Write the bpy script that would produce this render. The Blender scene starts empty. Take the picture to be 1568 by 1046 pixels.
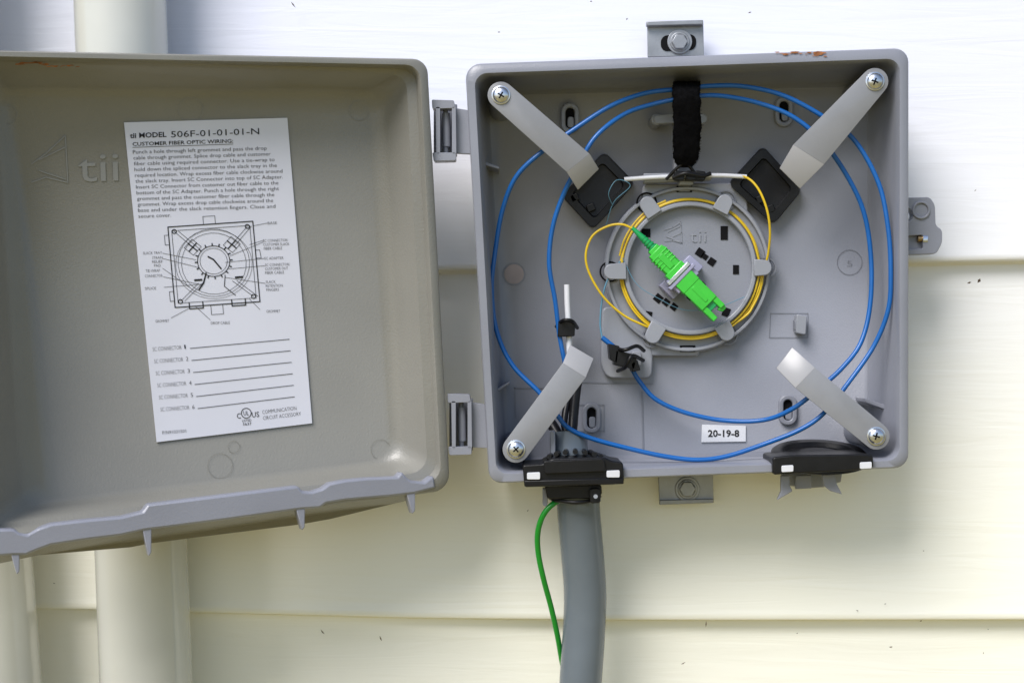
import bpy, math, random
from mathutils import Vector, Matrix
random.seed(7)
S=bpy.context.scene
D=1.1; s=0.0005
def P(px,py,y):
    t=(D+y)/D
    return Vector(((px-784)*s*t, y, (523-py)*s*t))
ANG=math.radians(23); K=math.tan(ANG); XH=-112*s*1.005/1.1; Y0=-0.095
def L(px,py,w=0.0):
    dx=(px-784)*s/D; dz=(523-py)*s/D
    y0=Y0+w/math.cos(ANG)
    t=(D+y0-K*XH)/(1-K*dx)
    return Vector((t*dx,-D+t,t*dz))
LN=Vector((-math.sin(ANG),math.cos(ANG),0))
# ---------------------------------------------------------------- materials
def mat(name,col,rough=0.5,metal=0.0,var=0.06,vscale=30,bump=0.0,bscale=600,col2=None,spec=0.5,stretch=None,coat=0):
    m=bpy.data.materials.new(name); m.use_nodes=True
    nt=m.node_tree; N=nt.nodes; b=N["Principled BSDF"]
    b.inputs["Roughness"].default_value=rough; b.inputs["Metallic"].default_value=metal
    b.inputs["Specular IOR Level"].default_value=spec
    b.inputs["Coat Weight"].default_value=coat
    tc=N.new("ShaderNodeTexCoord"); src=tc.outputs["Object"]
    if stretch:
        mp=N.new("ShaderNodeMapping"); mp.inputs["Scale"].default_value=stretch
        nt.links.new(src,mp.inputs[0]); src=mp.outputs[0]
    n=N.new("ShaderNodeTexNoise"); n.inputs["Scale"].default_value=vscale; n.inputs["Detail"].default_value=4
    nt.links.new(src,n.inputs["Vector"])
    r=N.new("ShaderNodeValToRGB"); r.color_ramp.elements[0].position=0.3; r.color_ramp.elements[1].position=0.7
    c2=col2 or tuple(min(1,c*(1+var)) for c in col)
    c1=tuple(c*(1-var) for c in col)
    r.color_ramp.elements[0].color=(*c1,1); r.color_ramp.elements[1].color=(*c2,1)
    nt.links.new(n.outputs["Fac"],r.inputs[0]); nt.links.new(r.outputs[0],b.inputs["Base Color"])
    if bump:
        n2=N.new("ShaderNodeTexNoise"); n2.inputs["Scale"].default_value=bscale; n2.inputs["Detail"].default_value=2
        nt.links.new(src,n2.inputs["Vector"])
        bp=N.new("ShaderNodeBump"); bp.inputs["Strength"].default_value=bump; bp.inputs["Distance"].default_value=0.0005
        nt.links.new(n2.outputs["Fac"],bp.inputs["Height"]); nt.links.new(bp.outputs[0],b.inputs["Normal"])
    return m
M_PL=mat("grey_plastic",(0.232,0.242,0.282),0.32,var=0.08,vscale=14,bump=0.25,bscale=900)
M_LID=mat("lid_plastic",(0.225,0.220,0.197),0.30,var=0.09,vscale=7,bump=0.38,bscale=700)
M_LIP=mat("lid_lip_plastic",(0.25,0.26,0.31),0.32,var=0.07,vscale=14,bump=0.25,bscale=700)  # part of the lid; lavender of the sky light is put into its colour
M_PLD=mat("grey_plastic_emboss",(0.185,0.195,0.228),0.45,bump=0.1)
M_RING=mat("tray_plastic",(0.27,0.283,0.32),0.32,var=0.04,bump=0.15)
M_STRAP=mat("retainer_plastic",(0.232,0.238,0.255),0.34,var=0.06,vscale=40,bump=0.12)
M_TIP=mat("retainer_tip_plastic",(0.34,0.34,0.355),0.3,var=0.04)  # paler than the arm: the highlight on the bent tip is in the colour
M_BLK=mat("black_rubber",(0.006,0.006,0.007),0.38,var=0.3,vscale=80,bump=0.15,spec=0.3)
M_BLKV=mat("black_fabric",(0.004,0.004,0.005),0.95,var=0.5,vscale=300,bump=1.0,bscale=1500,spec=0.08)
M_DARK=mat("recess_shade",(0.008,0.008,0.009),0.9,spec=0.1)  # near-black fill, paints the deep shadow inside slots and recesses
M_BLUE=mat("blue_jacket",(0.005,0.105,0.37),0.3,var=0.08,vscale=60)
M_YEL=mat("yellow_jacket",(0.70,0.48,0.02),0.35,var=0.08)
M_THIN=mat("bare_fibre",(0.10,0.24,0.34),0.3)
M_GRN=mat("green_plastic",(0.045,0.50,0.04),0.28,var=0.08,vscale=90)
M_GRN2=mat("green_boot",(0.01,0.33,0.09),0.36,var=0.1)
M_GW=mat("green_insulation",(0.006,0.24,0.02),0.3)
M_WHT=mat("white_plastic",(0.66,0.67,0.71),0.35)
M_PAPER=mat("label_paper",(0.69,0.70,0.79),0.42,var=0.02,vscale=20)
M_INK=mat("black_ink",(0.008,0.008,0.010),0.6)
M_MET=mat("zinc_steel",(0.62,0.64,0.68),0.25,metal=0.95,var=0.15,vscale=200)
M_GALV=mat("galvanised_steel",(0.30,0.31,0.33),0.42,metal=0.6,var=0.18,vscale=60,bump=0.2)
M_BRASS=mat("brass",(0.35,0.24,0.12),0.4,metal=0.9)
M_CLR=mat("lilac_clip",(0.31,0.31,0.44),0.3)
M_RUST=mat("orange_mud",(0.30,0.11,0.035),0.9,var=0.4,vscale=300)
M_REM=mat("orange_mark",(0.28,0.235,0.225),0.6,var=0.1,vscale=60)
M_PIPE=mat("pvc_conduit",(0.57,0.57,0.52),0.12,var=0.12,vscale=7,bump=0.2,bscale=40,coat=0.8)
M_COND=mat("flexible_grey_conduit",(0.125,0.15,0.175),0.22,var=0.12,vscale=14,bump=0.25,bscale=150)
M_BUG=mat("debris",(0.10,0.07,0.04),0.8,var=0.5,vscale=400)

# ---------------------------------------------------------------- builders
roots={}
def root(name):
    e=bpy.data.objects.new(name,None); e.empty_display_size=0.02
    S.collection.objects.link(e); roots[e.name]=e; return e
def mobj(name,verts,faces,m,parent=None,smooth=False,bevel=0.0,bseg=2,angle=35):
    me=bpy.data.meshes.new(name); me.from_pydata([tuple(v) for v in verts],[],faces); me.update()
    import bmesh
    bm=bmesh.new(); bm.from_mesh(me); bmesh.ops.remove_doubles(bm,verts=bm.verts,dist=1e-6)
    bmesh.ops.recalc_face_normals(bm,faces=bm.faces); bm.to_mesh(me); bm.free()
    o=bpy.data.objects.new(name,me); S.collection.objects.link(o)
    if m: me.materials.append(m)
    if smooth or bevel:
        for p in me.polygons: p.use_smooth=True
        me.set_sharp_from_angle(angle=math.radians(angle))
    if bevel:
        b=o.modifiers.new("b","BEVEL"); b.width=bevel; b.segments=bseg; b.limit_method='ANGLE'; b.angle_limit=math.radians(30)
        b.harden_normals=False
    if parent: o.parent=parent
    return o
def prism3(name,front,back,m,parent=None,bevel=0.0,smooth=False):
    n=len(front); v=list(front)+list(back)
    f=[list(range(n)),list(range(2*n-1,n-1,-1))]+[[i,i+n,(i+1)%n+n,(i+1)%n] for i in range(n)]
    return mobj(name,v,f,m,parent,bevel=bevel,smooth=smooth)
def prism(name,pts,y,th,m,parent=None,bevel=0.0006,draft=0.0,smooth=False):
    fr=[P(a,b,y) for a,b in pts]
    c=sum(fr,Vector())/len(fr)
    bk=[Vector((p.x+(p.x-c.x)*draft,y+th,p.z+(p.z-c.z)*draft)) for p in fr]
    return prism3(name,fr,bk,m,parent,bevel,smooth)
def lprism(name,pts,w,th,m,parent=None,bevel=0.0006):
    fr=[L(a,b,w) for a,b in pts]; bk=[p+LN*th for p in fr]
    return prism3(name,fr,bk,m,parent,bevel)
def circ(cx,cy,r,n=32,ry=None,a0=0,a1=360):
    ry=ry or r; full=abs(a1-a0)>=360
    return [(cx+r*math.cos(math.radians(a0+(a1-a0)*i/(n if full else n-1))),cy+ry*math.sin(math.radians(a0+(a1-a0)*i/(n if full else n-1)))) for i in range(n)]
def rquad(c,r,n=6,sub=1):
    out=[]; N=len(c)
    rr=r if isinstance(r,(list,tuple)) else [r]*N
    for i in range(N):
        p=Vector(c[i]); a=Vector(c[i-1]); b=Vector(c[(i+1)%N])
        ra=rr[i]
        p0=p+(a-p).normalized()*ra; p1=p+(b-p).normalized()*ra
        k=0.55
        for j in range(n+1):
            t=j/n
            q=(1-t)**3*p0+3*(1-t)**2*t*(p0.lerp(p,k))+3*(1-t)*t*t*(p1.lerp(p,k))+t**3*p1
            out.append((q.x,q.y))
    return out
def loft(name,loops,m,parent=None,cap0=False,cap1=False,smooth=True,angle=35,bevel=0):
    n=len(loops[0]); v=[p for l in loops for p in l]; f=[]
    for k in range(len(loops)-1):
        for i in range(n):
            f.append([k*n+i,k*n+(i+1)%n,(k+1)*n+(i+1)%n,(k+1)*n+i])
    if cap0: f.append(list(range(n)))
    if cap1: f.append([(len(loops)-1)*n+i for i in range(n)])
    return mobj(name,v,f,m,parent,smooth=smooth,angle=angle,bevel=bevel)
def ringp(name,o,i,y,th,m,parent=None,bevel=0.0005):
    fo=[P(a,b,y) for a,b in o]; fi=[P(a,b,y) for a,b in i]
    bo=[Vector((p.x,y+th,p.z)) for p in fo]; bi=[Vector((p.x,y+th,p.z)) for p in fi]
    return loft(name,[bi,fi,fo,bo,bi],m,parent,bevel=bevel)
def crom(p,sub=10):
    p=[Vector(q) for q in p]; out=[]
    for i in range(len(p)-1):
        a=p[i-1] if i>0 else p[0]*2-p[1]; b=p[i]; c=p[i+1]; d=p[i+2] if i+2<len(p) else p[-1]*2-p[-2]
        for j in range(sub):
            t=j/sub
            out.append(0.5*((2*b)+(c-a)*t+(2*a-5*b+4*c-d)*t*t+(3*b-a-3*c+d)*t**3))
    out.append(p[-1]); return out
def tube(name,pts,r,m,parent=None,seg=14,sub=10,smoothpath=True,rfun=None):
    c=crom(pts,sub) if smoothpath else [Vector(q) for q in pts]
    loops=[]; up=None
    for i,p in enumerate(c):
        t=(c[min(i+1,len(c)-1)]-c[max(i-1,0)]).normalized()
        if up is None: up=t.orthogonal().normalized()
        up=(up-t*up.dot(t)).normalized(); sd=t.cross(up)
        rr=r if rfun is None else rfun(i/(len(c)-1))
        loops.append([p+(up*math.cos(2*math.pi*k/seg)+sd*math.sin(2*math.pi*k/seg))*rr for k in range(seg)])
    return loft(name,loops,m,parent,cap0=True,cap1=True,angle=60)
def ptube(name,pts,rpx,m,parent=None,**k):
    return tube(name,[P(*q) for q in pts],rpx*s,m,parent,**k)
def joinall(name,obs,parent=None):
    dg=bpy.context.evaluated_depsgraph_get(); dg.update()
    V=[];F=[];MI=[];mats=[];SM=[]
    for o in obs:
        e=o.evaluated_get(dg); me=e.to_mesh(); off=len(V)
        V+= [o.matrix_world@v.co for v in me.vertices]
        mt=o.data.materials[0]
        if mt not in mats: mats.append(mt)
        for p in me.polygons: F.append([off+i for i in p.vertices]); MI.append(mats.index(mt)); SM.append(p.use_smooth)
        e.to_mesh_clear()
    me=bpy.data.meshes.new(name); me.from_pydata([tuple(v) for v in V],[],F)
    for mt in mats: me.materials.append(mt)
    for p,mi,sm in zip(me.polygons,MI,SM): p.material_index=mi; p.use_smooth=sm
    me.set_sharp_from_angle(angle=math.radians(40))
    o=bpy.data.objects.new(name,me); S.collection.objects.link(o)
    if parent: o.parent=parent
    for q in obs:
        bpy.data.objects.remove(q)
    return o
def boolcut(o,cut):
    md=o.modifiers.new("c","BOOLEAN"); md.object=cut; md.operation='DIFFERENCE'; md.solver='EXACT'
    dg=bpy.context.evaluated_depsgraph_get(); dg.update()
    me=bpy.data.meshes.new_from_object(o.evaluated_get(dg)); o.modifiers.clear(); o.data=me
    bpy.data.objects.remove(cut)
# text --------------------------------------------------------
def text_geo(V,F,body,p0,p1,h,mapf,bold=0.0):
    cu=bpy.data.curves.new("t","FONT"); cu.body=body; cu.resolution_u=2; cu.offset=bold
    o=bpy.data.objects.new("t",cu); S.collection.objects.link(o)
    dg=bpy.context.evaluated_depsgraph_get(); dg.update()
    me=bpy.data.meshes.new_from_object(o.evaluated_get(dg))
    xs=[v.co.x for v in me.vertices]; x0,x1=min(xs),max(xs)
    p0=Vector(p0); p1=Vector(p1); u=(p1-p0); un=u.normalized(); dn=Vector((-un.y,un.x))
    off=len(V)
    for v in me.vertices:
        q=p0+u*((v.co.x-x0)/(x1-x0))-dn*(v.co.y/0.69*h)
        V.append(mapf(q.x,q.y))
    for p in me.polygons: F.append([off+i for i in p.vertices])
    bpy.data.objects.remove(o); bpy.data.meshes.remove(me)
def line_geo(V,F,pts,wd,mapf,closed=False):
    pts=[Vector(p) for p in pts]
    if closed: pts=pts+[pts[0]]
    for a,b in zip(pts[:-1],pts[1:]):
        d=(b-a)
        if d.length<1e-6: continue
        d.normalize(); n=Vector((-d.y,d.x))*wd/2; e=d*wd*0.3
        k=len(V)
        for q in (a-e-n,b+e-n,b+e+n,a-e+n): V.append(mapf(q.x,q.y))
        F.append([k,k+1,k+2,k+3])

# ================================================================= SETTING
def zl(keys):
    def f(x):
        px=784+x/s
        if px<=keys[0][0]: return (523-keys[0][1])*s
        if px>=keys[-1][0]: return (523-keys[-1][1])*s
        for (a,ya),(b,yb) in zip(keys[:-1],keys[1:]):
            if a<=px<=b:
                t=(px-a)/(b-a); return (523-(ya+(yb-ya)*t))*s
    return f
edge={1:zl([(0,424),(700,416),(1395,404),(1568,400),(1900,396)]),0:zl([(50,925),(300,932),(650,941),(1000,944),(1568,943)])}
def edgez(k,x):
    if k in edge: return edge[k](x)
    return edge[1](x)+(k-1)*0.269 if k>1 else edge[0](x)+k*0.269
xs=[-3.2,-2,-1.2]+[-0.8+0.08*i for i in range(21)]+[1.2,2,3.2]
prof=[(0.0,-0.003,-0.003),(0.0,-0.006,-0.0002),(0.0,-0.0135,0.0),(0.0,-0.0158,0.0009),(0.0,-0.0168,0.0028),(0.0,-0.0163,0.0055),(0.05,-0.0150,0),(0.5,-0.010,0),(1.0,-0.0035,0)]
V=[];F=[]
for k in range(-3,8):
    base=len(V)
    for x in xs:
        z0=edgez(k,x); z1=edgez(k+1,x)
        for (t,y,dz) in prof: V.append((x,y,z0+(z1-z0)*t+dz))
    n=len(prof)
    for i in range(len(xs)-1):
        for j in range(n-1):
            a=base+i*n+j; F.append([a,a+n,a+n+1,a+1])
m=bpy.data.materials.new("vinyl_siding"); m.use_nodes=True; nt=m.node_tree; N=nt.nodes; b=N["Principled BSDF"]
b.inputs["Roughness"].default_value=0.34
tc=N.new("ShaderNodeTexCoord")
mp=N.new("ShaderNodeMapping"); mp.inputs["Scale"].default_value=(5,5,60); nt.links.new(tc.outputs["Object"],mp.inputs[0])
n1=N.new("ShaderNodeTexNoise"); n1.inputs["Scale"].default_value=1.3; n1.inputs["Detail"].default_value=4; n1.inputs["Distortion"].default_value=1.2
nt.links.new(mp.outputs[0],n1.inputs["Vector"])
bp=N.new("ShaderNodeBump"); bp.inputs["Strength"].default_value=0.32; bp.inputs["Distance"].default_value=0.0016
nt.links.new(n1.outputs["Fac"],bp.inputs["Height"]); nt.links.new(bp.outputs[0],b.inputs["Normal"])
# sky light and ground bounce put into the colour: lavender high, cream low
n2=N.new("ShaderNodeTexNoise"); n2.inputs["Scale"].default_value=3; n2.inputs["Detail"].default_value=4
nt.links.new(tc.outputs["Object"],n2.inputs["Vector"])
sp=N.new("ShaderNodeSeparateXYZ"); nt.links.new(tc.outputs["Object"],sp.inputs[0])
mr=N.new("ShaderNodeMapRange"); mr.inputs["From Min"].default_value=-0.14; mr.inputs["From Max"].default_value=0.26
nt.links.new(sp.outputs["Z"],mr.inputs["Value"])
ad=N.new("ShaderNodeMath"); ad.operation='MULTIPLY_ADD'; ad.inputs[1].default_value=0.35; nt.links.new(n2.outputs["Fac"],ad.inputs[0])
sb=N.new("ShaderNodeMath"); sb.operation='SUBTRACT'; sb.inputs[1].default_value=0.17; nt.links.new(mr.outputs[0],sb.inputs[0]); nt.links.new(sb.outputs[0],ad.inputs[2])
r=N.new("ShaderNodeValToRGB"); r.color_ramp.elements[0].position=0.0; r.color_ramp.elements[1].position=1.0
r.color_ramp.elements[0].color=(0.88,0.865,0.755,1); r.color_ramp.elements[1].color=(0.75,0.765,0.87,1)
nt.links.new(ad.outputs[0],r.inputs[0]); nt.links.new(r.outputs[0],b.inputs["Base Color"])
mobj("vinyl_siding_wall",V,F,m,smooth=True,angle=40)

G=mat("dry_grass_ground",(0.26,0.21,0.06),0.9,var=0.3,vscale=4,col2=(0.40,0.32,0.10))
mobj("ground",[(-60,-60,-1.05),(60,-60,-1.05),(60,60,-1.05),(-60,60,-1.05)],[[0,1,2,3]],G)

def pipe(name,c0,c1,rp,y):
    e=root(name)
    a=P(c0[0],c0[1],y); b_=P(c1[0],c1[1],y); d=(b_-a)
    dn=d/abs(d.z)
    top=a-dn*0.6; bot=a+dn*(a.z+1.05)
    tube("pipe_body",[top,bot],rp*s,M_PIPE,e,seg=48,smoothpath=False)
    q=top+dn*0.15
    tube("coupling",[q,q+dn*0.08],rp*s*1.1,M_PIPE,e,seg=40,smoothpath=False)
    return e
pipe("conduit_pipe",(184,0),(224,1046),66,-0.052)
pipe("conduit_pipe",(-100,0),(-20,1046),76,-0.058)

# ================================================================= BOX BASE
BOX=root("fiber_junction_box")
YR=-0.095; YB=-0.028
def lp(c,r,y): return [P(a,b_,y) for a,b_ in rquad(c,r)]
ro=lp([(712,99),(1391,74),(1391,716),(749,740)],[24,22,22,20],YR)
ro2=lp([(714,101),(1389,76),(1389,714),(751,738)],[24,22,22,20],YR-0.0015)
ri2=lp([(726,113),(1378,90),(1378,705),(760,726)],[20,20,20,18],YR-0.0015)
ri=lp([(728,115),(1376,92),(1376,703),(762,724)],[20,20,20,18],YR)
step=lp([(733,120),(1369,97),(1370,699),(765,720)],[20,20,20,18],YR+0.010)
fl0=lp([(742,140),(1336,126),(1337,695),(773,707)],[26,26,26,22],YB-0.004)
fl=lp([(748,147),(1328,133),(1329,689),(780,701)],[26,26,26,22],YB)
cB=Vector((0.13,0,0.06))
bo=[Vector((cB.x+(p.x-cB.x)*0.955,-0.02,cB.z+(p.z-cB.z)*0.955)) for p in ro]
ro_b=[Vector((cB.x+(p.x-cB.x)*0.99,YR+0.012,cB.z+(p.z-cB.z)*0.99)) for p in ro]
loft("base_shell",[bo,ro_b,ro,ro2,ri2,ri,step,fl0,fl],M_PL,BOX,cap0=True,cap1=True,angle=50)
def flr(px,py): return P(px,py,YB-0.0006)
V=[];F=[]
line_geo(V,F,[(983,600),(985,686)],2.2,flr)
line_geo(V,F,[(790,640),(788,594),(835,594)],2,flr)
line_geo(V,F,[(1180,480),(1237,480),(1237,517),(1178,517)],1.0,flr,True)
line_geo(V,F,[(884,650),(884,620),(925,620),(925,660),(884,660)],1.3,flr)
line_geo(V,F,[(860,585),(1000,588)],1.5,flr)
for c in (circ(1301,402,19,28),circ(787,420,17,28)): line_geo(V,F,c,0.8,flr,True)
text_geo(V,F,"5",(1297,408),(1305,408),9,flr,bold=-.02)
mobj("floor_mould_marks",V,F,M_PLD,BOX)
prism("ejector_mark",circ(787,420,15,28),YB-0.0004,0.001,M_REM,BOX,bevel=0)
for cx,cy in ((874,181),(1202,171),(907,640),(1208,628)):
    o=[(x,y) for x,y in rquad([(cx-15,cy-23),(cx+13,cy-23),(cx+13,cy+23),(cx-15,cy+23)],13)]
    i=[(x,y) for x,y in rquad([(cx-8,cy-16),(cx+6,cy-16),(cx+6,cy+16),(cx-8,cy+16)],7)]
    ringp("anchor_slot_rim",o,i,YB-0.004,0.004,M_PL,BOX,bevel=0.0008)
    prism("anchor_slot_hole",[(cx-1+(x-cx)*1.0,y) for x,y in i],YB-0.0007,0.001,M_DARK,BOX,bevel=0)
    prism("anchor_slot_pin",rquad([(cx-5,cy-2),(cx+5,cy-2),(cx+5,cy+15),(cx-5,cy+15)],4),YB-0.003,0.003,M_PL,BOX)
prism("wall_rib",[(731,243),(765,256),(764,260),(731,250)],-0.06,0.03,M_PL,BOX)
prism("wall_rib",[(752,600),(780,584),(780,588),(752,607)],-0.06,0.03,M_PL,BOX)
prism("wall_rib",[(1325,610),(1368,624),(1368,632),(1325,616)],-0.06,0.03,M_PL,BOX)
prism("tie_clip",rquad([(1220,481),(1236,484),(1234,513),(1219,510)],3),YB-0.010,0.010,M_RING,BOX)
prism("tie_clip_slot",[(1217,490),(1221,490),(1221,506),(1217,506)],YB-0.008,0.007,M_PLD,BOX)
SC=[(767,146),(1340,125),(790,688),(1342,668)]
for cx,cy in SC:
    prism("corner_post",circ(cx,cy,17,28),-0.0905,0.0620,M_PL,BOX,draft=0.15,bevel=0.0004)
def finger(name,scw,e0,e1,t0,t1,wid):
    c=Vector(scw); mid=(Vector(e0)+Vector(e1))/2; d=(mid-c).normalized(); n=Vector((-d.y,d.x))
    if (Vector(e0)-mid).dot(n)<0: e0,e1=e1,e0; t0,t1=t1,t0
    pts=[]
    for k in range(13):
        th=math.radians(180*k/12)
        q=c+(-n*math.cos(th)-d*math.sin(th))*wid; pts.append((q.x,q.y))
    top=[(*p,) for p in pts]+[tuple(e0),tuple(e1)]
    y=-0.0925; th=0.0013
    e=[]
    e.append(prism("arm",top,y,th,M_STRAP,None,bevel=0.00025))
    fr=[P(*e0,y),P(*e1,y),P(*t1,y+0.009),P(*t0,y+0.009)]
    bk=[q+Vector((0,th,0)) for q in fr]
    e.append(prism3("tip",fr,bk,M_TIP,None,bevel=0.00025))
    e.append(prism("washer",circ(c.x,c.y,14.5,32),y-0.0008,0.0008,M_MET,None,bevel=0.0002))
    o=joinall(name,e); o.parent=BOX
    n_=24; loops=[]
    for rr,yy in ((12.5,0),(12.5,0.0006),(11,0.0016),(8,0.0024),(4,0.0028),(0.6,0.0029)):
        ct=P(c.x,c.y,y-0.0008)
        loops.append([ct+Vector((math.cos(2*math.pi*k/n_)*rr*s*.92,-yy,math.sin(2*math.pi*k/n_)*rr*s*.92)) for k in range(n_)])
    loft("screw_head",loops,M_MET,BOX,cap0=True,cap1=True,angle=60)
    an=random.uniform(0.2,1.2)
    for q in (0,math.pi/2):
        u=Vector((math.cos(an+q),math.sin(an+q))); w_=Vector((-u.y,u.x))
        pts=[tuple(c+u*5.5+w_*1.1),tuple(c-u*5.5+w_*1.1),tuple(c-u*5.5-w_*1.1),tuple(c+u*5.5-w_*1.1)]
        prism("screw_slot",pts,y-0.0040-0.0001*q,0.002,M_DARK,BOX,bevel=0)
finger("retaining_finger",SC[0],(868,264),(903,236),(885,291),(917,259),20.5)
finger("retaining_finger",SC[1],(1215,222),(1262,252),(1194,258),(1225,289),20.5)
finger("retaining_finger",SC[2],(862,556),(897,578),(873,528),(909,549),20.5)
finger("retaining_finger",SC[3],(1248,563),(1218,594),(1213,532),(1189,564),20.5)

def pad(c4,holes=()):
    cx=sum(p[0] for p in c4)/4; cy=sum(p[1] for p in c4)/4
    f=lambda k:[(cx+(x-cx)*k,cy+(y-cy)*k) for x,y in c4]
    lo=[lp(f(1.02),10,YB),lp(f(1.0),10,YB-0.011),lp(f(0.97),9,YB-0.0125),lp(f(0.74),7,YB-0.0125),lp(f(0.70),7,YB-0.009),lp(f(0.45),5,YB-0.0085)]
    loft("strain_relief_pad",lo,M_BLK,BOX,cap1=True,angle=45)
    for hx,hy in holes:
        prism("pad_notch",rquad([(hx-8,hy-3),(hx+4,hy-8),(hx+8,hy+3),(hx-4,hy+8)],2),YB-0.0125,0.004,M_BLK,BOX)
pad([(925,233),(972,281),(908,352),(860,300)],[(905,318),(880,303)])
pad([(1168,224),(1228,291),(1184,344),(1115,282)],[(1180,320),(1165,305)])

# ---- central splice tray
T=root("splice_tray")
CX,CY=1057,411
YT=-0.036
prism("tray_plate",circ(CX-4,CY+1,128,72),YT,0.008,M_RING,T,bevel=0.0012)
prism("tray_top_tab",rquad([(984,282),(1142,280),(1146,330),(980,335)],8),YT+0.0006,0.0074,M_RING,T,bevel=0.001)
prism("tray_foot",rquad([(922,470),(975,470),(1000,540),(998,579),(930,579),(920,560)],9),YT+0.0009,0.0071,M_RING,T,bevel=0.001)
prism("tray_foot_lip",rquad([(995,520),(1075,525),(1070,545),(995,545)],4),YT+0.0012,0.007,M_RING,T,bevel=0.001)
ringp("tray_outer_wall",circ(CX-4,CY+1,126,72),circ(CX-4,CY+1,121,72),YT-0.004,0.005,M_RING,T)
ringp("tray_hub_wall",circ(CX,CY,102,72),circ(CX,CY,95,72),YT-0.0100,0.0101,M_RING,T,bevel=0.0008)
prism("tray_hub_floor",circ(CX,CY,95.5,72),YT-0.0022,0.003,M_PL,T,bevel=0)
for tx,ty in ((992,313),(1110,310),(1170,410),(1113,510),(1000,514),(937,416)):
    v=Vector((tx-CX,ty-CY)).normalized(); n=Vector((-v.y,v.x)); c=Vector((tx,ty))
    pts=[]
    for k in range(13):
        th=math.radians(-90+180*k/12); q=c+(v*math.cos(th)+n*math.sin(th))*12; pts.append((q.x,q.y))
    base=Vector((CX,CY))+v*98
    pts+= [tuple(base+n*13),tuple(base-n*13)]
    prism("slack_tab",pts,YT-0.0125,0.0022,M_RING,T,bevel=0.0006)
    q=c+v*3
    ringp("slack_tab_cutout",circ(q.x,q.y,16,24),circ(q.x,q.y,13.5,24),YT-0.001,0.002,M_DARK if (tx,ty) in ((992,313),(937,416)) else M_PLD,T,bevel=0)
def flt(y): return lambda a,b_: P(a,b_,y)
for x,y,w_,h,a in ((989,357,14,13,0),(1109,357,11,21,0),(1072,387,12,12,35),(1090,401,11,11,35),(1127,413,9,14,0),(1112,478,11,13,20),(993,484,10,14,10),(1008,457,12,12,40),(1020,463,10,10,40),(1032,470,10,10,40),(1079,393,10,8,35)):
    ca,sa=math.cos(math.radians(a)),math.sin(math.radians(a))
    pts=[(x+ca*u-sa*v,y+sa*u+ca*v) for u,v in ((-w_/2,-h/2),(w_/2,-h/2),(w_/2,h/2),(-w_/2,h/2))]
    prism("tray_slot",pts,YT-0.0028,0.001,M_DARK,T,bevel=0)
for x,y in ((1048,290),(1053,534)):
    prism("tray_notch",rquad([(x-12,y-5),(x+12,y-5),(x+12,y+5),(x-12,y+5)],1),YT-0.0006,0.002,M_DARK,T,bevel=0)
    prism("tray_notch_bar",[(x-9,y-2),(x+9,y-2),(x+9,y+4),(x-9,y+4)],YT-0.0015,0.002,M_RING,T)
V=[];F=[]; ff=flt(YT-0.0030)
text_geo(V,F,"tii",(1056,371),(1081,371),19,ff,bold=-.01)
for pts in ([(1017,352),(1030,348),(1042,340),(1044,372),(1030,368),(1017,369)],[(1020,362),(1043,371)],[(1022,355),(1043,345)],[(1030,362),(1044,356)]):
    line_geo(V,F,pts,1.2,ff)
mobj("tray_logo_emboss",V,F,mat("tray_emboss",(0.262,0.272,0.31),0.35),T)
prism("foot_clip",rquad([(968,538),(982,538),(982,560),(968,560)],2),YT-0.010,0.012,M_RING,T)

R=root("splice_protector")
ptube("rod_sleeve",[(956,275,-0.052),(1000,272,-0.053),(1050,270,-0.053),(1100,269,-0.053),(1143,271,-0.052)],3.2,M_WHT,R)
prism("rod_holder",[(985,266),(1088,264),(1090,275),(986,280)],-0.050,0.012,M_RING,R)
for x in (1040,1058,1072):
    prism("tie_head",rquad([(x-7,261),(x+9,263),(x+8,277),(x-8,275)],3),-0.058,0.010,M_BLK,R)
ptube("tie_tail",[(1030,273,-0.056),(1050,266,-0.060),(1075,270,-0.058),(1088,266,-0.056)],3,M_BLK,R)
ptube("tie_tail",[(1020,275,-0.054),(1040,255,-0.058),(1052,252,-0.058),(1066,268,-0.056)],2.4,M_BLK,R)
prism("rod_pin",rquad([(1040,277),(1062,277),(1062,283),(1040,283)],2),-0.050,0.012,M_RING,R)

VS=root("hook_and_loop_strap")
prof=[(1052,124,-0.034,38),(1052,126,-0.060,40),(1051,133,-0.083,41),(1051,150,-0.0865,43),(1052,180,-0.080,43),(1052,212,-0.072,42),(1051,236,-0.066,40),(1050,248,-0.062,33),(1049,257,-0.058,18)]
c=crom([Vector((a,b_,y*1000)) for a,b_,y,w_ in prof],6); wds=crom([Vector((w_,0,0)) for *_,w_ in prof],6)
V=[];F=[];nx=9
for q,w_ in zip(c,wds):
    for k in range(nx):
        t=k/(nx-1)-0.5
        j=(random.uniform(-1,1)*1.4 if k in(0,nx-1) else 0)
        V.append(P(q.x+t*w_.x+j,q.y,q.z/1000+abs(t)**2*0.006+random.uniform(-1,1)*0.0003))
for i in range(len(c)-1):
    for k in range(nx-1): a=i*nx+k; F.append([a,a+1,a+nx+1,a+nx])
o=mobj("strap_band",V,F,M_BLKV,VS,smooth=True); sm=o.modifiers.new("s","SOLIDIFY"); sm.thickness=0.002; sm.offset=-1
V2=[];F2=[]
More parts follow.
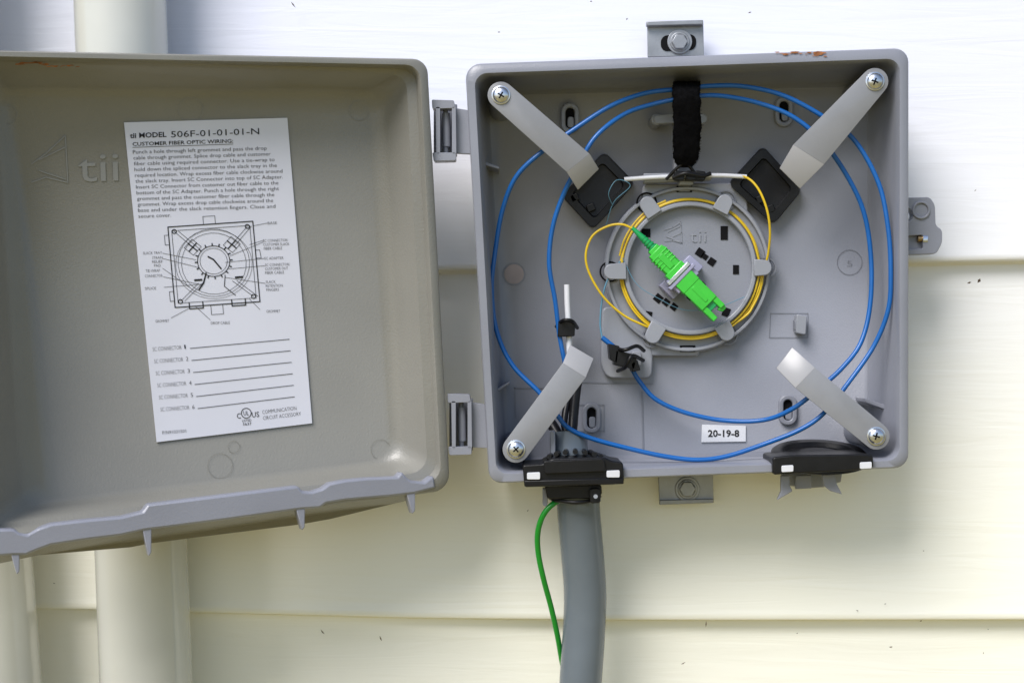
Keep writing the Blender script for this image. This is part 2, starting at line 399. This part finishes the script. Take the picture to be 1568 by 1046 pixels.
for _ in range(1500):
    i=random.randrange(6,len(c)); q=c[i]; w_=wds[i].x
    side=random.random()
    t=random.choice((-0.5,0.5))*random.uniform(.9,1.02) if side<0.6 else random.uniform(-.5,.5)
    b0=P(q.x+t*w_,q.y,q.z/1000+t*t*0.006-0.0002)
    dirv=Vector(((t*2)*random.uniform(0,1)+random.uniform(-.5,.5),-random.uniform(.2,1),random.uniform(-.8,.8))).normalized()*random.uniform(.0006,.0018)
    sd=dirv.cross(Vector((0.3,1,0.2))).normalized()*0.00012
    k=len(V2); V2+=[b0-sd,b0+sd,b0+dirv]; F2.append([k,k+1,k+2])
mobj("strap_fuzz",V2,F2,M_BLKV,VS)
prism("strap_anchor",rquad([(1001,177),(1033,174),(1034,189),(1002,190)],4),-0.052,0.008,M_RING,VS)
prism("strap_anchor_knob",circ(1006,183,9,20),-0.050,0.022,M_RING,VS)
prism("strap_anchor_arm",[(1032,170),(1040,170),(1040,262),(1032,262)],-0.050,0.012,M_RING,VS)
prism("strap_anchor_knob",circ(1075,182,8,20),-0.050,0.022,M_RING,VS)

# ---- blue cables
c1=[(1052,139,-.074),(1030,138,-.074),(985,144,-.074),(935,163,-.078),(880,198,-.080),(826,236,-.080),(790,272,-.076),(770,320,-.070),(759,380,-.066),(753,440,-.066),(760,505,-.066),(784,558,-.070),(826,601,-.076),(852,634,-.078),(870,655,-.076),(905,671,-.074),(960,686,-.074),(1020,699,-.076),(1070,704,-.078),(1115,698,-.078),(1170,680,-.078),(1225,658,-.080),(1262,632,-.080),(1300,585,-.080),(1338,530,-.078),(1360,475,-.082),(1364,420,-.084),(1360,350,-.084),(1345,280,-.082),(1308,215,-.080),(1262,180,-.080),(1200,147,-.077),(1140,133,-.075),(1090,132,-.074),(1052,136,-.074)]
BC=root("blue_fiber_cable")
ptube("cable",c1,3.4,M_BLUE,BC)
BC2=root("blue_fiber_cable")
c2=[(874,600,-.050),(866,560,-.060),(857,515,-.060),(850,460,-.062),(841,405,-.064),(846,350,-.066),(862,300,-.070),(885,255,-.078),(912,210,-.080),(955,176,-.074),(1000,160,-.072),(1052,150,-.074),(1100,147,-.074),(1160,158,-.074),(1215,180,-.078),(1262,220,-.080),(1300,275,-.074),(1324,330,-.070),(1334,400,-.068),(1332,470,-.070),(1318,525,-.074),(1290,563,-.078),(1255,594,-.080),(1215,625,-.074),(1170,643,-.062),(1110,644,-.054),(1050,632,-.050),(1005,612,-.048),(980,585,-.047),(966,562,-.046)]
ptube("cable",c2,3.4,M_BLUE,BC2)
ptube("cable_end",[(962,556,-.046),(950,540,-.047),(938,530,-.047),(922,517,-.046)],3.8,M_BLUE,BC2)
ptube("buffer_tube",[(922,518,-.046),(919,495,-.045),(922,460,-.045),(930,430,-.045),(950,400,-.045)],1.3,M_THIN,BC2)
ptube("buffer_tube_tail",[(928,345,-.044),(940,310,-.050),(965,285,-.055),(945,276,-.056),(932,296,-.056),(938,315,-.05)],0.6,M_THIN,BC2)
ptube("bare_fibre",[(953,395,-.046),(975,435,-.05),(1010,458,-.052),(1050,475,-.05),(1100,470,-.05),(1140,455,-.048)],0.5,M_THIN,BC2)

Y=root("yellow_fiber_pigtail")
def arcp(r,a0,a1,n,y): return [(CX+r*math.cos(math.radians(a0+(a1-a0)*i/n)),CY+r*math.sin(math.radians(a0+(a1-a0)*i/n)),y+random.uniform(-.0008,.0008)) for i in range(n+1)]
yy=YT-0.0055
pts=[(1110,270,-.053),(1140,271,-.053),(1160,288,-.056),(1174,320,-.056),(1179,355,-.053),(1176,390,-.047)]
pts+=arcp(112,2,40,4,yy)+arcp(108,60,178,8,yy)+arcp(106,190,355,10,yy)
pts+=arcp(105,8,350,20,yy-.001)+arcp(109,5,60,4,yy)+arcp(107,75,110,3,yy)
pts+=[(1003,505,yy-.001),(985,498,-.046),(955,483,-.048),(925,456,-.050),(903,420,-.052),(897,390,-.054),(907,362,-.056),(930,347,-.058),(952,344,-.060),(970,351,-.060)]
ptube("fibre_jacket",pts,1.8,M_YEL,Y,sub=8,seg=10)
ptube("fibre_loop",arcp(110,190,250,5,yy-.001),1.5,M_YEL,Y,sub=8,seg=10)

# ---- green connector + adapter
GC=root("green_fiber_connector")
o0=Vector((968,349)); ax=(Vector((1104,482))-o0).normalized(); nn=Vector((-ax.y,ax.x))
ysc=-0.060
def cbox(name,a0,a1,h0,h1,th,m,yc=ysc,bev=0.0006,side=0.0):
    pts=[o0+ax*a0+nn*(h0+side),o0+ax*a1+nn*(h1+side),o0+ax*a1-nn*(h1-side),o0+ax*a0-nn*(h0-side)]
    return prism(name,[tuple(q) for q in pts],yc-th/2,th,m,GC,bevel=bev)
def q3(a,y=ysc): q=o0+ax*a; return P(q.x,q.y,y)
tube("boot",[q3(0),q3(20),q3(42),q3(50)],1,M_GRN2,GC,rfun=lambda t:(2.6+5.4*t)*s,seg=20)
for k in range(5):
    tube("boot_rib",[q3(22+5*k),q3(24+5*k)],(5.3+0.65*k)*s,M_GRN2,GC,smoothpath=False,seg=20)
cbox("plug_neck",44,56,9,10,0.008,M_GRN)
cbox("plug_body",50,93,13.5,13.5,0.0095,M_GRN)
cbox("plug_grip",54,88,15,15,0.006,M_GRN)
for k in range(4): cbox("grip_rib",58+6*k,60+6*k,15.8,15.8,0.0102,M_GRN,bev=0.0002)
cbox("plug_groove",60,86,5,5,0.0108,M_GRN,bev=0.0003)
cbox("adapter_body",88,128,17,17,0.012,M_GRN)
cbox("adapter_flange",104,110,27,27,0.013,M_CLR)
cbox("adapter_clip",95,122,22,22,0.008,M_CLR)
cbox("adapter_clip_face",97,103,23,23,0.0145,M_MET,bev=0.0003)
cbox("adapter_lower",126,166,16,16,0.0115,M_GRN)
cbox("adapter_window",134,142,17,17,0.006,M_DARK,bev=0.0002)
cbox("adapter_groove",130,160,3,3,0.0124,M_GRN,bev=0.0002)
cbox("adapter_latch",164,184,4.5,4.5,0.010,M_GRN,side=-11)
cbox("adapter_latch",164,190,4.5,4.5,0.010,M_GRN,side=11)
cbox("adapter_mouth",164,176,8,8,0.007,M_GRN2)
cbox("latch_hook",181,189,7,4,0.006,M_GRN,side=-9)
prism("adapter_cradle",[tuple(o0+ax*92+nn*34),tuple(o0+ax*122+nn*34),tuple(o0+ax*122+nn*10),tuple(o0+ax*92+nn*10)],-0.050,0.012,M_CLR,GC)
prism("adapter_cradle",[tuple(o0+ax*92-nn*32),tuple(o0+ax*120-nn*34),tuple(o0+ax*120-nn*10),tuple(o0+ax*92-nn*10)],-0.050,0.012,M_CLR,GC)

def zip_tie(pieces):
    e=root("cable_tie")
    for kind,a in pieces:
        if kind=='p': prism("tie_head",rquad(a,2),-0.064,0.020,M_BLK,e)
        else: ptube("tie_band",a,2.8,M_BLK,e)
    return e
zip_tie([('p',[(943,536),(976,544),(972,566),(940,559)]),('p',[(932,526),(949,530),(945,557),(934,550)]),('p',[(966,556),(976,551),(981,567),(968,570)]),('t',[(935,530,-.05),(955,536,-.068),(975,530,-.064),(986,537,-.05)]),('t',[(946,568,-.05),(958,562,-.066),(968,545,-.068),(985,552,-.05)])])
zip_tie([('p',[(855,491),(881,492),(880,515),(854,516)]),('t',[(852,500,-.05),(862,491,-.068),(876,492,-.068),(884,502,-.05)])])
WT=root("white_buffer_tube")
ptube("tube",[(868,436,-.058),(869,470,-.058),(871,505,-.058),(872,545,-.058),(876,600,-.055)],4.3,M_WHT,WT)

e=root("number_label")
yl=YB-0.0012
prism("label_sheet",[(1075,650),(1142,652),(1142,676),(1074,677)],yl,0.0008,M_WHT,e,bevel=0)
V=[];F=[]; text_geo(V,F,"20-19-8",(1084,668.5),(1132,668.5),10,flt(yl-0.0003),bold=0.025)
mobj("label_digits",V,F,M_INK,e)

# ================================================================= GROMMETS & CONDUIT
g=root("cable_entry_grommet")
prism("grommet_bar",rquad([(800,712),(832,710),(845,702),(925,700),(938,706),(954,708),(956,738),(940,742),(803,746)],4),-0.102,0.040,M_BLK,g,bevel=0.001)
prism("grommet_lip",[(803,736),(955,732),(955,741),(803,745)],-0.1045,0.004,M_BLK,g)
prism("grommet_step",rquad([(832,706),(925,702),(928,722),(834,726)],4),-0.1050,0.006,M_BLK,g)
for x,y in ((817,729),(939,726)):
    prism("lock_window",rquad([(x-10,y-5),(x+10,y-6),(x+10,y+5),(x-10,y+5)],2),-0.1052,0.003,M_WHT,g,bevel=0.0002)
for k in range(9):
    a=math.radians(195+k*19)
    x=880+38*math.cos(a); y=704+16*math.sin(a)
    ptube("grommet_finger",[(x,y,-0.062),(x+ (x-880)*0.25,y+4,-0.094)],3.5,M_BLK,g,sub=2)
ptube("conduit_stub",[(872,662,-.062),(873,690,-.064),(880,740,-.070)],26,M_COND,g,seg=32,sub=4)
prism("stub_tab",[(842,660),(850,660),(851,705),(843,705)],-0.080,0.01,M_RING,g)
ptube("black_cable",[(888,560,-.058),(882,600,-.060),(878,640,-.064),(876,668,-.070)],7,M_BLK,g)
ptube("black_cable",[(878,590,-.056),(868,620,-.060),(864,650,-.066),(870,668,-.072)],5,M_BLK,g)
ptube("black_boot",[(832,632,-.05),(845,650,-.06),(856,668,-.066)],8,M_BLK,g)
prism("clamp_body",rquad([(834,744),(845,742),(921,742),(922,758),(905,764),(838,764)],4),-0.092,0.042,M_BLK,g,bevel=0.001)
prism("clamp_lug",rquad([(903,748),(919,747),(920,770),(904,771)],4),-0.098,0.012,M_BLK,g)
prism("clamp_spike",[(831,748),(840,748),(838,776),(831,774)],-0.085,0.01,M_PL,g)
ptube("clamp_bolt",[(912,760,-.100),(912,760,-.096)],3,M_GALV,g,smoothpath=False)
ptube("clamp_band",[(842,762,-.07),(852,766,-.086),(882,769,-.094),(908,766,-.088),(918,760,-.07)],3.0,M_BLK,g)

g2=root("cable_entry_grommet")
prism("grommet_bar",rquad([(1183,700),(1210,697),(1325,695),(1337,697),(1338,716),(1300,721),(1184,727)],4),-0.102,0.040,M_BLK,g2,bevel=0.001)
for x,y in ((1206,718),(1326,713)):
    prism("lock_window",rquad([(x-9,y-5),(x+9,y-6),(x+9,y+4),(x-9,y+5)],2),-0.1032,0.002,M_WHT,g2,bevel=0.0002)
ct=P(1254,694,-0.070)
def hell(rx,ry,z): return [ct+Vector((rx*s*math.cos(a),ry*s*math.sin(a),z+0.24*ry*s*math.sin(a)+0.0)) for a in [2*math.pi*k/40 for k in range(40)]]
loft("grommet_dome",[hell(68,56,-0.006),hell(68,56,0.0005),hell(64,52,0.002),hell(52,40,0.002),hell(49,37,-0.001),hell(30,22,-0.001),hell(28,20,0.001)],M_BLK,g2,cap0=True,cap1=True,angle=50)
prism("bracket_leg",[(1196,728),(1209,728),(1209,742),(1214,752),(1190,766),(1196,752)],-0.086,0.004,M_PL,g2)
prism("bracket_bridge",[(1196,726),(1290,722),(1288,738),(1262,746),(1235,748),(1209,744)],-0.066,0.004,M_RING,g2)
prism("bracket_leg",[(1218,728),(1243,727),(1243,748),(1218,749)],-0.075,0.003,M_PL,g2)
prism("bracket_leg",[(1258,727),(1278,726),(1281,740),(1290,757),(1272,752),(1262,744)],-0.086,0.004,M_PL,g2)

C=root("flexible_conduit")
tube("conduit_body",[P(885,745,-.070),P(886,780,-.068),P(892,850,-.062),P(896,910,-.058),P(894,970,-.056),P(889,1046,-.055),P(884,1150,-.053),P(880,1600,-.050),Vector((0.04,-0.05,-1.06))],31*s,M_COND,C,seg=40)
GWr=root("green_ground_wire")
ptube("wire",[(868,764,-.07),(852,768,-.082),(834,785,-.084),(824,812,-.080),(824,845,-.075),(832,885,-.070),(844,930,-.062),(854,975,-.055),(862,1020,-.045),(875,1080,-.035),(880,1200,-.03)],4,M_GW,GWr)

# ================================================================= BRACKETS, EAR
b1=BOX
prism("mount_bracket",rquad([(991,34),(1077,32),(1078,86),(992,88)],2),-0.026,0.003,M_GALV,b1,bevel=0.0004)
prism("mount_bracket_flange",[(990,33),(1077,31),(1077,38),(990,40)],-0.032,0.006,M_GALV,b1,bevel=0.0006)
prism("bracket_slot",rquad([(1012,55),(1066,53),(1066,77),(1012,79)],10),-0.0268,0.001,M_DARK,b1,bevel=0)
prism("mount_bracket",rquad([(1008,725),(1092,725),(1093,769),(1010,772)],2),-0.030,0.003,M_GALV,b1,bevel=0.0004)
prism("mount_bracket_flange",[(1010,766),(1093,764),(1093,770),(1010,773)],-0.034,0.004,M_GALV,b1,bevel=0.0004)
for x,y,yy_ in ((1041,64,-.026),(1053,749,-.030)):
    prism("bolt_washer",circ(x,y,19,32),yy_-0.002,0.002,M_GALV,b1,bevel=0.0004)
    prism("bolt_hex",circ(x,y,12.5,6),yy_-0.007,0.005,M_GALV,b1,bevel=0.0006)
    ringp("bolt_collar",circ(x,y,15,32),circ(x,y,11,32),yy_-0.0035,0.002,M_GALV,b1)
ear=prism("latch_ear",rquad([(1386,303),(1424,302),(1432,314),(1433,346),(1443,352),(1443,372),(1434,389),(1386,391)],5),-0.062,0.010,M_PL,None,bevel=0)
cut=prism("cut",circ(1411,322,10.5,28),-0.10,0.08,M_PL,None,bevel=0); boolcut(ear,cut)
cut=prism("cut",rquad([(1403,356),(1437,354),(1437,376),(1403,377)],3),-0.10,0.043,M_PL,None,bevel=0); boolcut(ear,cut)
ear.parent=BOX
for p in ear.data.polygons: p.use_smooth=False
bb=ear.modifiers.new("b","BEVEL"); bb.width=0.0006; bb.segments=2; bb.limit_method='ANGLE'
ringp("ear_collar",circ(1411,322,14,28),circ(1411,322,10.4,28),-0.0635,0.002,M_PL,BOX)
ptube("latch_screw",[(1405,366,-.059),(1424,366,-.059)],5,M_BRASS,BOX,smoothpath=False)
ptube("latch_nut",[(1412,366,-.060),(1419,366,-.060)],7,M_MET,BOX,smoothpath=False,seg=6)
prism("latch_recess",[(1404,357),(1436,355),(1436,376),(1404,377)],-0.0565,0.001,M_DARK,BOX,bevel=0)

for ox,oy in ((0,0),(24,450)):
    q=lambda x,y:(x+ox,y+oy)
    for nm,pts in (("hinge_top",[q(661,153),q(695,154),q(697,166),q(662,167)]),("hinge_bottom",[q(662,234),q(698,234),q(698,246),q(664,247)]),
                   ("hinge_side",[q(667,164),q(674,164),q(674,236),q(668,236)]),("hinge_side",[q(692,164),q(698,164),q(699,236),q(692,236)])):
        prism(nm,rquad(pts,2,n=3),-0.092,0.012,M_PL,BOX,bevel=0.0008)
    ptube("hinge_pin",[(683+ox,174+oy,-.082),(684+ox,225+oy,-.082)],5.5,M_PL,BOX,smoothpath=False,seg=20)
    ptube("hinge_pin_end",[(682+ox,160+oy,-.082),(683+ox,242+oy,-.082)],3.5,M_PLD,BOX,smoothpath=False,seg=20)
    prism("hinge_leaf",rquad([q(698,166),q(722,170),q(724,236),q(699,235)],2,n=3),-0.086,0.006,M_PL,BOX,bevel=0.0008)
    prism("hinge_back",[q(664,160),q(700,160),q(700,240),q(664,240)],-0.072,0.003,M_PLD,BOX)

# ================================================================= LID
LIDE=root("junction_box_lid")
def ll(c,r,w): return [L(a,b_,w) for a,b_ in rquad(c,r)]
R0=[24,22,26,24]
Lo=ll([(-50,77),(654,91),(689,750),(-30,846)],R0,0.0)
Lo2=ll([(-48,79),(652,93),(687,748),(-28,844)],R0,-0.0015)
Li2=ll([(-36,86),(643,100),(676,738),(-18,822)],R0,-0.0015)
Li=ll([(-34,88),(641,102),(674,736),(-16,818)],R0,0.0)
Ls=ll([(-30,92),(636,106),(669,731),(-12,810)],R0,0.009)
Ls2=ll([(-28,96),(622,116),(655,722),(-10,802)],R0,0.011)
Lm=ll([(-15,132),(588,136),(622,710),(30,782)],[26,30,34,30],0.036)
Lf=ll([(8,150),(562,151),(600,700),(68,764)],[24,30,34,28],0.042)
cL=sum(Lo,Vector())/len(Lo)
Lb=[cL+(p-cL)*0.93+LN*0.047 for p in Lo]
Lb0=[cL+(p-cL)*0.985+LN*0.012 for p in Lo]
loft("lid_shell",[Lb,Lb0,Lo,Lo2,Li2,Li,Ls,Ls2,Lm,Lf],M_LID,LIDE,cap0=True,cap1=True,angle=50)
up=[(664,728),(650,738),(630,736),(622,730),(616,722),(609,730),(560,732),(530,735),(505,740),(494,748),(478,753),(463,752),(457,744),(350,757),(226,772),(219,783),(186,791),(130,796),(78,802),(58,809),(42,818),(30,816),(22,810),(-22,810)]
dn=[(-25,853),(20,850),(40,850),(56,843),(78,835),(130,827),(186,820),(222,812),(340,797),(460,780),(490,778),(500,771),(530,766),(600,760),(634,756),(668,747)]
lprism("lid_bottom_lip",up+dn,-0.003,0.010,M_LIP,LIDE,bevel=0.0016)
a_=[(-25,846),(76,832),(186,816),(222,808),(460,776),(500,770),(600,758),(632,750)]
b2=[(-25,868),(60,850),(200,838),(230,832),(460,803),(505,795),(600,772),(634,764)]
fr=[L(x,y,0.003) for x,y in a_]+[L(x,y,0.022) for x,y in reversed(b2)]
bk=[p+LN*0.004 for p in fr]
prism3("lid_bottom_skirt",fr,bk,M_LID,LIDE,bevel=0.0006)
for x,y,hh in ((628,754,33),(459,778,34),(224,810,42),(22,846,34)):
    lprism("lid_tab",[(x-6,y),(x+8,y-1),(x+8,y+hh*.85),(x+4,y+hh)],-0.002,0.008,M_LIP,LIDE,bevel=0.0006)
WF=0.0415
lm=lambda a,b_:L(a,b_,WF-0.0002)
V=[];F=[]
for c_ in (circ(292,169,19,28),circ(550,170,15,28),circ(583,688,15,28),circ(12,176,14,24),circ(358,684,9,20),circ(337,713,19,24)): line_geo(V,F,c_,0.6,lm,True)
text_geo(V,F,"tii",(120,279),(182,277),44,lm)
for pts in ([(48,252),(70,236),(100,208),(104,280),(70,272),(48,280)],[(60,262),(100,275)],[(60,245),(102,225)]): line_geo(V,F,pts,1.5,lm)
M_LE=mat("lid_emboss",(0.25,0.245,0.222),0.28,var=0.03)
mobj("lid_mould_marks",V,F,M_LE,LIDE)
def stain(name,mapf,x0,x1,yf,par,n=26):
    V=[];F=[]
    for _ in range(n):
        x=random.uniform(x0,x1); r_=random.uniform(0.6,3.0); k=len(V); y=yf(x)+random.uniform(-1.4,1.4)
        pts=[(x+r_*2.4*math.cos(t)*random.uniform(.4,1.2),y+r_*0.5*math.sin(t)*random.uniform(.4,1.2)) for t in [j*0.785 for j in range(8)]]
        dd=len(V)*1e-7
        V+=[mapf(a,b_,dd) for a,b_ in pts]; F.append(list(range(k,k+8)))
    mobj(name,V,F,M_RUST,par)
stain("mud_stain",lambda a,b_,d:P(a,b_,YR-0.0022-d),1188,1264,lambda x:82+1*math.sin(x*.2),BOX,26)
stain("mud_stain",lambda a,b_,d:P(a,b_,YR-0.0022-d),1244,1267,lambda x:85+2*math.sin(x*.9),BOX,7)
stain("mud_stain",lambda a,b_,d:L(a,b_,0.0085-d*10),24,75,lambda x:98+2*math.sin(x*.1),LIDE,34)
stain("mud_stain",lambda a,b_,d:L(a,b_,0.0085-d*10),70,132,lambda x:102,LIDE,12)

# ================================================================= INSTRUCTION LABEL
LB=root("instruction_label")
WL=0.0408
fr=[L(x,y,WL) for x,y in ((190,188),(440,181),(478,648),(240,677))]
bk=[p+LN*0.0008 for p in fr]
prism3("label_sheet",fr,bk,M_PAPER,LB)
mp_=lambda a,b_:L(a,b_,WL-0.0003)
V=[];F=[]
text_geo(V,F,"tii MODEL",(199,212),(255,210),7.5,mp_,bold=.02)
text_geo(V,F,"506F-01-01-01-N",(262,211),(397,206),9.5,mp_)
text_geo(V,F,"CUSTOMER FIBER OPTIC WIRING:",(203,224),(357,219),5.6,mp_,bold=.01)
line_geo(V,F,[(203,226.2),(357,221.2)],0.7,mp_)
rows=["Punch a hole through left grommet and pass the drop","cable through grommet. Splice drop cable and customer","fiber cable using required connector. Use a tie-wrap to","hold down the spliced connector to the slack tray in the","required location. Wrap excess fiber cable clockwise around","the slack tray. Insert SC Connector into top of SC Adapter.","Insert SC Connector from customer out fiber cable to the","bottom of the SC Adapter. Punch a hole through the right","grommet and pass the customer fiber cable through the","grommet. Wrap excess drop cable clockwise around the","base and under the slack retention fingers. Close and"]
for i,t in enumerate(rows):
    y=236+i*8.9; x=203.5+i*0.8; wd=205+ (len(t)-51)*2.6
    text_geo(V,F,t,(x,y),(x+wd,y-wd*0.030),5.6,mp_,bold=-0.008)
text_geo(V,F,"secure cover.",(212,334),(262,332.3),5.6,mp_,bold=-0.008)
sx=lambda a,b_:(257+a*130+b_*11, 348-a*9+b_*123)
def dl(pts,w_=1.0,closed=False): line_geo(V,F,[sx(*p) for p in pts],w_,mp_,closed)
dl([(0,0),(1,0),(1,1),(0,1)],1.5,True); dl([(.04,.05),(.96,.05),(.96,.95),(.04,.95)],.7,True)
def dc(cx,cy,r,w_=.9,n=28,k=1.0): dl([(cx+r*math.cos(2*math.pi*i/n),cy+k*r*math.sin(2*math.pi*i/n)) for i in range(n)],w_,True)
dc(.5,.46,.19,1.1); dc(.5,.46,.16,.6); dc(.5,.48,.42,.6); dc(.5,.49,.38,.6); dc(.5,.5,.45,.5,k=.95)
for a,b_,c_,d_ in ((.07,.06,.3,.3),(.93,.06,.7,.3),(.07,.93,.3,.72),(.93,.93,.7,.72)):
    dl([(a,b_),(c_,d_)],.7); dl([(a+.05,b_),(c_+.05,d_)],.7); dc(a,b_,.025,1.3,n=10)
for a,b_ in ((.27,.27),(.73,.27)):
    dl([(a-.05,b_-.05),(a+.05,b_+.05)],1.8); dl([(a-.05,b_+.05),(a+.05,b_-.05)],1.8); dl([(a,b_-.1),(a+.1,b_),(a,b_+.1),(a-.1,b_)],.7,True)
for k in range(16):
    a=2*math.pi*k/16; rr=.19; dl([(.5+rr*math.cos(a),.46+rr*math.sin(a)),(.5+(rr+.03)*math.cos(a),.46+(rr+.03)*math.sin(a))],1.8)
dl([(.44,.4),(.5,.44),(.58,.56)],2.2); dl([(.4,.6),(.36,.72),(.3,.8)],2.2); dl([(.62,.64),(.6,.78),(.72,.9)],1.1)
for a in (.25,.75): dl([(a-.08,.95),(a-.08,1.03),(a+.08,1.03),(a+.08,.95)],1.6)
for pts in ([(.42,0),(.42,-.10),(.56,-.10),(.56,0)],[(.42,1),(.42,1.12),(.56,1.12),(.56,1)],[(1,.36),(1.05,.36),(1.06,.46),(1,.46)],[(0,.1),(-.05,.1),(-.05,.22),(0,.22)],[(0,.8),(-.05,.8),(-.05,.92),(0,.92)]): dl(pts,.7)
for a,b_ in ((.3,.68),(.78,.68)): dl([(a-.04,b_),(a+.04,b_)],3)
for x0,y0,x1,y1 in ((249,388,300,398),(249,396,305,410),(249,411,290,440),(250,424,308,436),(251,440,312,435),(388,346,409,342),(352,392,403,371),(345,402,405,396),(350,412,406,407),(345,425,406,434),(262,487,290,472),(322,490,300,470),(398,474,382,458),(382,375,404,368)):
    line_geo(V,F,[(x0,y0),(x1,y1)],.6,mp_)
for t,x,y,wd in (("BASE",410,344,14),("SC CONNECTOR/",403,371,38),("CUSTOMER SLACK",403,377,40),("FIBER CABLE",404,383,28),("SC ADAPTER",405,398,29),("SC CONNECTOR/",406,408,38),("CUSTOMER OUT",406,414,35),("FIBER CABLE",406,420,29),("SLACK",407,434,15),("RETENTION",407,440,26),("FINGERS",408,446,19),("SLACK TRAY",219,390,29),("STRAIN",233,397,16),("RELIEF",233,403,16),("PAD",236,409,10),("TIE-WRAP",223,417,22),("CONNECTOR",222,425,27),("SPLICE",222,444,17),("GROMMET",238,494,21),("GROMMET",408,479,21),("DROP CABLE",323,497,29)):
    text_geo(V,F,t,(x,y),(x+wd,y-wd*.03),4.2,mp_,bold=-.012)
for i in range(6):
    x=234+2.4*i; y=538+18.4*i
    text_geo(V,F,"SC CONNECTOR",(x,y),(x+44,y-3.2),6.2,mp_,bold=-.018)
    text_geo(V,F,"%d"%(i+1),(x+48.5,y-3.8),(x+(50.5 if i==0 else 52),y-4),6.2,mp_,bold=-.012)
    line_geo(V,F,[(x+57,y-4.5),(443+1.6*i,519.5+17.6*i)],0.9,mp_)
text_geo(V,F,"C",(363,641),(369,640.5),8,mp_); text_geo(V,F,"US",(386,639),(397,638),8,mp_); text_geo(V,F,"UL",(373,636),(381,635.5),6.5,mp_)
line_geo(V,F,circ(377,632.5,7.5,24),1.1,mp_,True)
text_geo(V,F,"LISTED",(371,646),(385,645),3.6,mp_); text_geo(V,F,"5637",(372,651.5),(385,650.5),4,mp_)
text_geo(V,F,"COMMUNICATION",(402,634),(454,627.5),5.8,mp_,bold=-.015); text_geo(V,F,"CIRCUIT ACCESSORY",(403,643),(461,636),5.8,mp_,bold=-.015)
text_geo(V,F,"P/N91031501",(249,665),(285,662),5,mp_,bold=-.01)
mobj("label_print",V,F,M_INK,LB)

# ================================================================= debris on wall
V=[];F=[]
def speck(px,py,l,a,w_=1.6):
    p=P(px,py,-0.017); d=Vector((math.cos(a),0,math.sin(a)))*l*s; n=Vector((-d.z,0,d.x)).normalized()*w_*s/2; k=len(V)
    V.extend([p-d/2,p-n+Vector((0,-.0008,0)),p+d/2,p+n+Vector((0,-.0008,0)),p+Vector((0,-.0014,0))])
    F.extend([[k,k+1,k+4],[k+1,k+2,k+4],[k+2,k+3,k+4],[k+3,k,k+4]])
for q_ in ((1484,433,7,.3,3),(1499,430,8,1,5),(332,806,6,1,4),(494,967,10,-.9,2),(583,977,9,-1.2,2),(1081,955,10,1.5,2),(1385,630,8,-1,2),(449,8,12,-.9,2),(1148,20,6,.3,2),(1046,1015,8,.5,1.5),(1364,990,6,.1,2),(1410,950,4,.4,2),(764,50,4,0,2),(905,3,4,0,2),(96,795,4,1,2),(960,30,4,1,2)): speck(*q_)
for _ in range(60): speck(random.uniform(-300,1900),random.uniform(-300,1400),random.uniform(2,5),random.uniform(0,3),1.2)
mobj("wall_debris",V,F,M_BUG)

# ================================================================= finish roots
bpy.context.view_layer.update()
for e in roots.values():
    ch=[o for o in S.objects if o.parent==e]
    if not ch: continue
    pts=[o.matrix_world@Vector(b_) for o in ch for b_ in o.bound_box]
    mn=Vector([min(p[i] for p in pts) for i in range(3)]); mx=Vector([max(p[i] for p in pts) for i in range(3)])
    e.location=(mn+mx)/2
    for o in ch: o.matrix_parent_inverse=Matrix.Translation(-e.location)

# ================================================================= light + camera
w=bpy.data.worlds.new("World"); S.world=w; w.use_nodes=True; nt=w.node_tree
sky=nt.nodes.new("ShaderNodeTexSky"); sky.sky_type='NISHITA'; sky.sun_disc=False
el=math.radians(45)
az=math.radians(34)
sunv=Vector((-math.sin(az)*math.cos(el),-math.cos(az)*math.cos(el),math.sin(el)))
sky.sun_elevation=el; sky.sun_rotation=math.atan2(sunv.x,sunv.y)
nt.links.new(sky.outputs[0],nt.nodes["Background"].inputs[0]); nt.nodes["Background"].inputs[1].default_value=0.15
ld=bpy.data.lights.new("sun","SUN"); ld.energy=3.7; ld.angle=math.radians(32); ld.color=(1,0.97,0.95)
lo=bpy.data.objects.new("sun",ld); S.collection.objects.link(lo)
lo.rotation_euler=(-sunv).to_track_quat('-Z','Y').to_euler()
cam=bpy.data.cameras.new("camera"); cam.lens=36*D/(1568*s); cam.sensor_width=36; cam.clip_start=0.01; cam.clip_end=500
co=bpy.data.objects.new("camera",cam); co.location=(0,-D,0); co.rotation_euler=(math.radians(90),0,0)
S.collection.objects.link(co); S.camera=co
S.view_settings.view_transform='Standard'; S.view_settings.look='None'; S.view_settings.exposure=0
